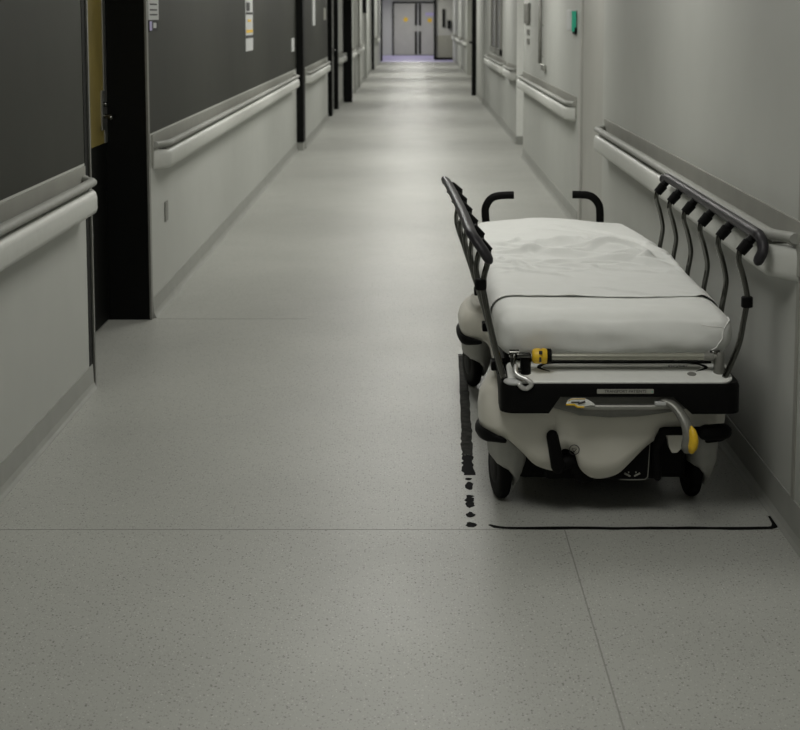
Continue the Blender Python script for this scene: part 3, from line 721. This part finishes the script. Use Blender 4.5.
for j in range(ny + 1):
    row = []
    for i in range(nx + 1):
        u, v = i / nx, j / ny
        y = y0 + (y1 - y0) * v + .006 * math.sin(u * 7) * (1 - v)
        # arc-length cross-section that falls over both edges
        c = .636; hw = .381; s = (u - .5) * 2 * (hw + .065); a = abs(s); r = .062
        if a < hw - r: xx, dz = s, 0
        else:
            t = min((a - (hw - r)) / r, math.pi / 2 * .98); xx = math.copysign(hw - r + r * math.sin(t), s); dz = -r * (1 - math.cos(t))
            if (a - (hw - r)) / r > math.pi / 2 * .98: dz -= a - (hw - r) - r * math.pi / 2 * .98
        x = c + xx
        vv = (y - 4.60) / 2.02; z = .655 + .004 * noise.noise(Vector((x, y, .655)) * 6) - .004 * (1 - vv) + .001 + dz
        # foot end rounding at the head of the bed
        if y > y1 - .10: z -= .05 * ((y - y1 + .10) / .10) ** 2
        z += .004 * v
        k = 1.0
        w_ = 0
        w_ += ridge(x, y + .16, .28, 6.02, .62, 5.82, .022, .012) + ridge(x, y + .16, .5, 5.90, .98, 5.60, .028, .020) + ridge(x, y + .16, .45, 6.08, .72, 6.03, .03, .018)
        w_ += ridge(x, y + .16, .58, 6.08, .93, 5.75, .05, .026) + ridge(x, y + .16, .28, 5.62, .62, 5.68, .02, .007) + ridge(x, y + .16, .30, 5.45, .48, 5.62, .018, .005)
        w_ += ridge(x, y + .16, .70, 5.98, .99, 5.80, .02, .012) + ridge(x, y + .16, .75, 5.62, 1.0, 5.40, .03, .008) + ridge(x, y + .16, .80, 5.25, 1.0, 5.12, .03, .006)
        w_ += ridge(x, y + .16, .85, 5.15, 1.0, 4.98, .02, .005) + ridge(x, y + .16, .27, 5.88, .45, 5.80, .016, .006)
        w_ += sum(ridge(x, y, *c) for c in CR) * 1.1
        nn = noise.noise(Vector((x * 5, y * 3.2, 1.7))) * .004 + noise.noise(Vector((x * 16, y * 9, 5))) * .0022
        rid = (1 - abs(noise.noise(Vector((x * 4 + y * 1.2, y * 4.5, 8.1))) * 2)) ; nn += .011 * max(0, rid - .7) * 3 * math.exp(-((y - 5.7) / .35) ** 2)
        z += max(nn * 1.3 + w_ * 1.35, 0) + .0008
        z += .012 * math.cos((u - .45) * 3.0) * v ** 2
        row.append(bm.verts.new((head_narrow(x, y), y, z + head_crown(head_narrow(x, y), y))))
    grid.append(row)
for j in range(ny):
    for i in range(nx): bm.faces.new((grid[j][i], grid[j][i + 1], grid[j + 1][i + 1], grid[j + 1][i]))
o = obj('bed_sheet', bm, M['sheet'], smooth=True); so = o.modifiers.new('solid', 'SOLIDIFY'); so.thickness = .002; so.offset = 1
tag(o, 'loose white wrinkled sheet spread over the stretcher mattress', 'bed sheet')

# ---- side rails
ys = [4.54 + .312 * k for k in range(6)]
def side_rail(side):
    # side=+1 wall side, -1 aisle side
    def lean(y): return 0 if side > 0 else -.036 * (y - 4.54) / 1.56
    if side > 0:
        top = [(1.042, 4.455, .845), (1.054, 4.455, .875), (1.053, 4.49, .908), (1.047, 4.60, .915), (1.047, 5.3, .915), (1.047, 6.0, .915), (1.045, 6.12, .913), (1.038, 6.16, .905)]
        prof = [(1.022, .893), (1.004, .862), (1.001, .828), (1.014, .785), (1.026, .735), (1.029, .700), (1.020, .64), (1.008, .57), (.982, .50), (.966, .463)]
        rr = .019
    else:
        top = [(.228, 4.50, .846), (.214, 4.505, .868), (.192, 4.53, .898), (.182, 4.60, .908), (.174, 5.0, .909), (.158, 5.6, .906), (.143, 6.08, .901), (.141, 6.15, .895)]
        prof = [(.222, .893), (.234, .862), (.231, .82), (.222, .785), (.218, .750), (.224, .71), (.238, .64), (.254, .57), (.283, .463)]
        rr = .025
    bm = new_bm(); tube(bm, smooth_path(top, 5), rr, 14, roundcap=True, flat=.85 if side > 0 else .62)
    bar = part('side_rail', bm, M['bar_pad'], smooth=True)
    bar['label'] = 'raised side rail on the wall side' if side > 0 else 'raised side rail on the aisle side, leaning outward'
    for i, y in enumerate(ys):
        le = lean(y) 
        f0 = .2
        pts = [(x + le * (1 if z > .7 else max(0, (z - .48) / .22)), y, z) for x, z in prof]
        bm = new_bm(); tube(bm, smooth_path(pts[1:], 6), .0095, 12); part('post', bm, M['chrome'], bar, smooth=True)
        # black clamp between bar and post
        bx = 1.046 if side > 0 else (.186 + (y - 4.54) * -.035)
        p0 = Vector((bx, y, .905)); p1 = Vector((pts[1][0], y, pts[1][2] - .008)); bm = new_bm()
        tube(bm, [p0, p0.lerp(p1, .35), p0.lerp(p1, .4), p1], [.014, .015, .0195, .0175], 10, flat=1.0); part('clamp', bm, M['rubber'], bar, smooth=True, auto=40)
        if i == 0:
            bm = new_bm(); zc = .70 if side > 0 else .755; xc = (1.029 if side > 0 else .211); lathe(bm, [(-.017, .015), (-.014, .018), (.014, .018), (.017, .015)], (xc + (le if side < 0 else 0), y, zc), 'z', 16); part('collar', bm, M['rubber'], bar, smooth=True, auto=40)
    xb = .972 if side > 0 else .276
    bm = new_bm(); tube(bm, [(xb, 4.575, .472), (xb, 6.16, .472)], .010, 12, roundcap=True); part('hinge_tube', bm, M['black'], bar, smooth=True, auto=40)
    bm = new_bm(); xa = .965 if side > 0 else .288
    bm.free()
    for y in (4.70, 5.3, 6.0): part('rail_mount', bxm(xa - .035, xa + .035, y, y + .06, .445, .475), M['black'], bar, bevel=.005)
side_rail(1); side_rail(-1)
# ---- push handles at the head end
def push(pts):
    bm = new_bm(); tube(bm, smooth_path(pts, 6), .0175, 14); part('push_handle', bm, M['rubber'], smooth=True, auto=50)
push([(.342, 6.70, .44), (.338, 6.70, .60), (.330, 6.70, .69), (.334, 6.70, .725), (.355, 6.70, .757), (.39, 6.70, .771), (.458, 6.70, .774)])
push([(.847, 6.70, .44), (.847, 6.70, .60), (.846, 6.70, .70), (.838, 6.70, .735), (.815, 6.70, .762), (.785, 6.70, .774), (.722, 6.70, .776)])
bm = new_bm(); box(bm, .32, .88, 6.60, 6.73, .43, .465); part('head_bar', bm, M['black'], bevel=.006)

# ============================================================ CEILING LIGHTS
first = None
for y, wt in LIGHTS:
    if first is None:
        t = thing('ceiling_light', 'flat square light panel set in the corridor ceiling', 'ceiling light', (0, y, CEIL), 'ceiling light panels along the corridor')
        bm = new_bm()
        for a in ((-.52, .52, -.52, -.50), (-.52, .52, .50, .52), (-.52, -.50, -.50, .50), (.50, .52, -.50, .50)): box(bm, a[0], a[1], a[2], a[3], -.02, 0)
        obj('frame', bm, M['paper'], t); obj('diffuser', bxm(-.50, .50, -.50, .50, -.012, -.002), M['lamp'], t); first = t
    else:
        t = first.copy(); COL.objects.link(t); t.location = (0, y, CEIL)
        for ch in [c for c in first.children if c.type == 'MESH']:
            c = ch.copy(); COL.objects.link(c); c.parent = t
    ld = bpy.data.lights.new('panel_lamp', 'AREA'); ld.shape = 'SQUARE'; ld.size = .98; ld.energy = wt; ld.color = (1, .985, .93)
    lo = bpy.data.objects.new('panel_lamp', ld); COL.objects.link(lo); lo.location = (0, 0, -.03); lo.parent = t
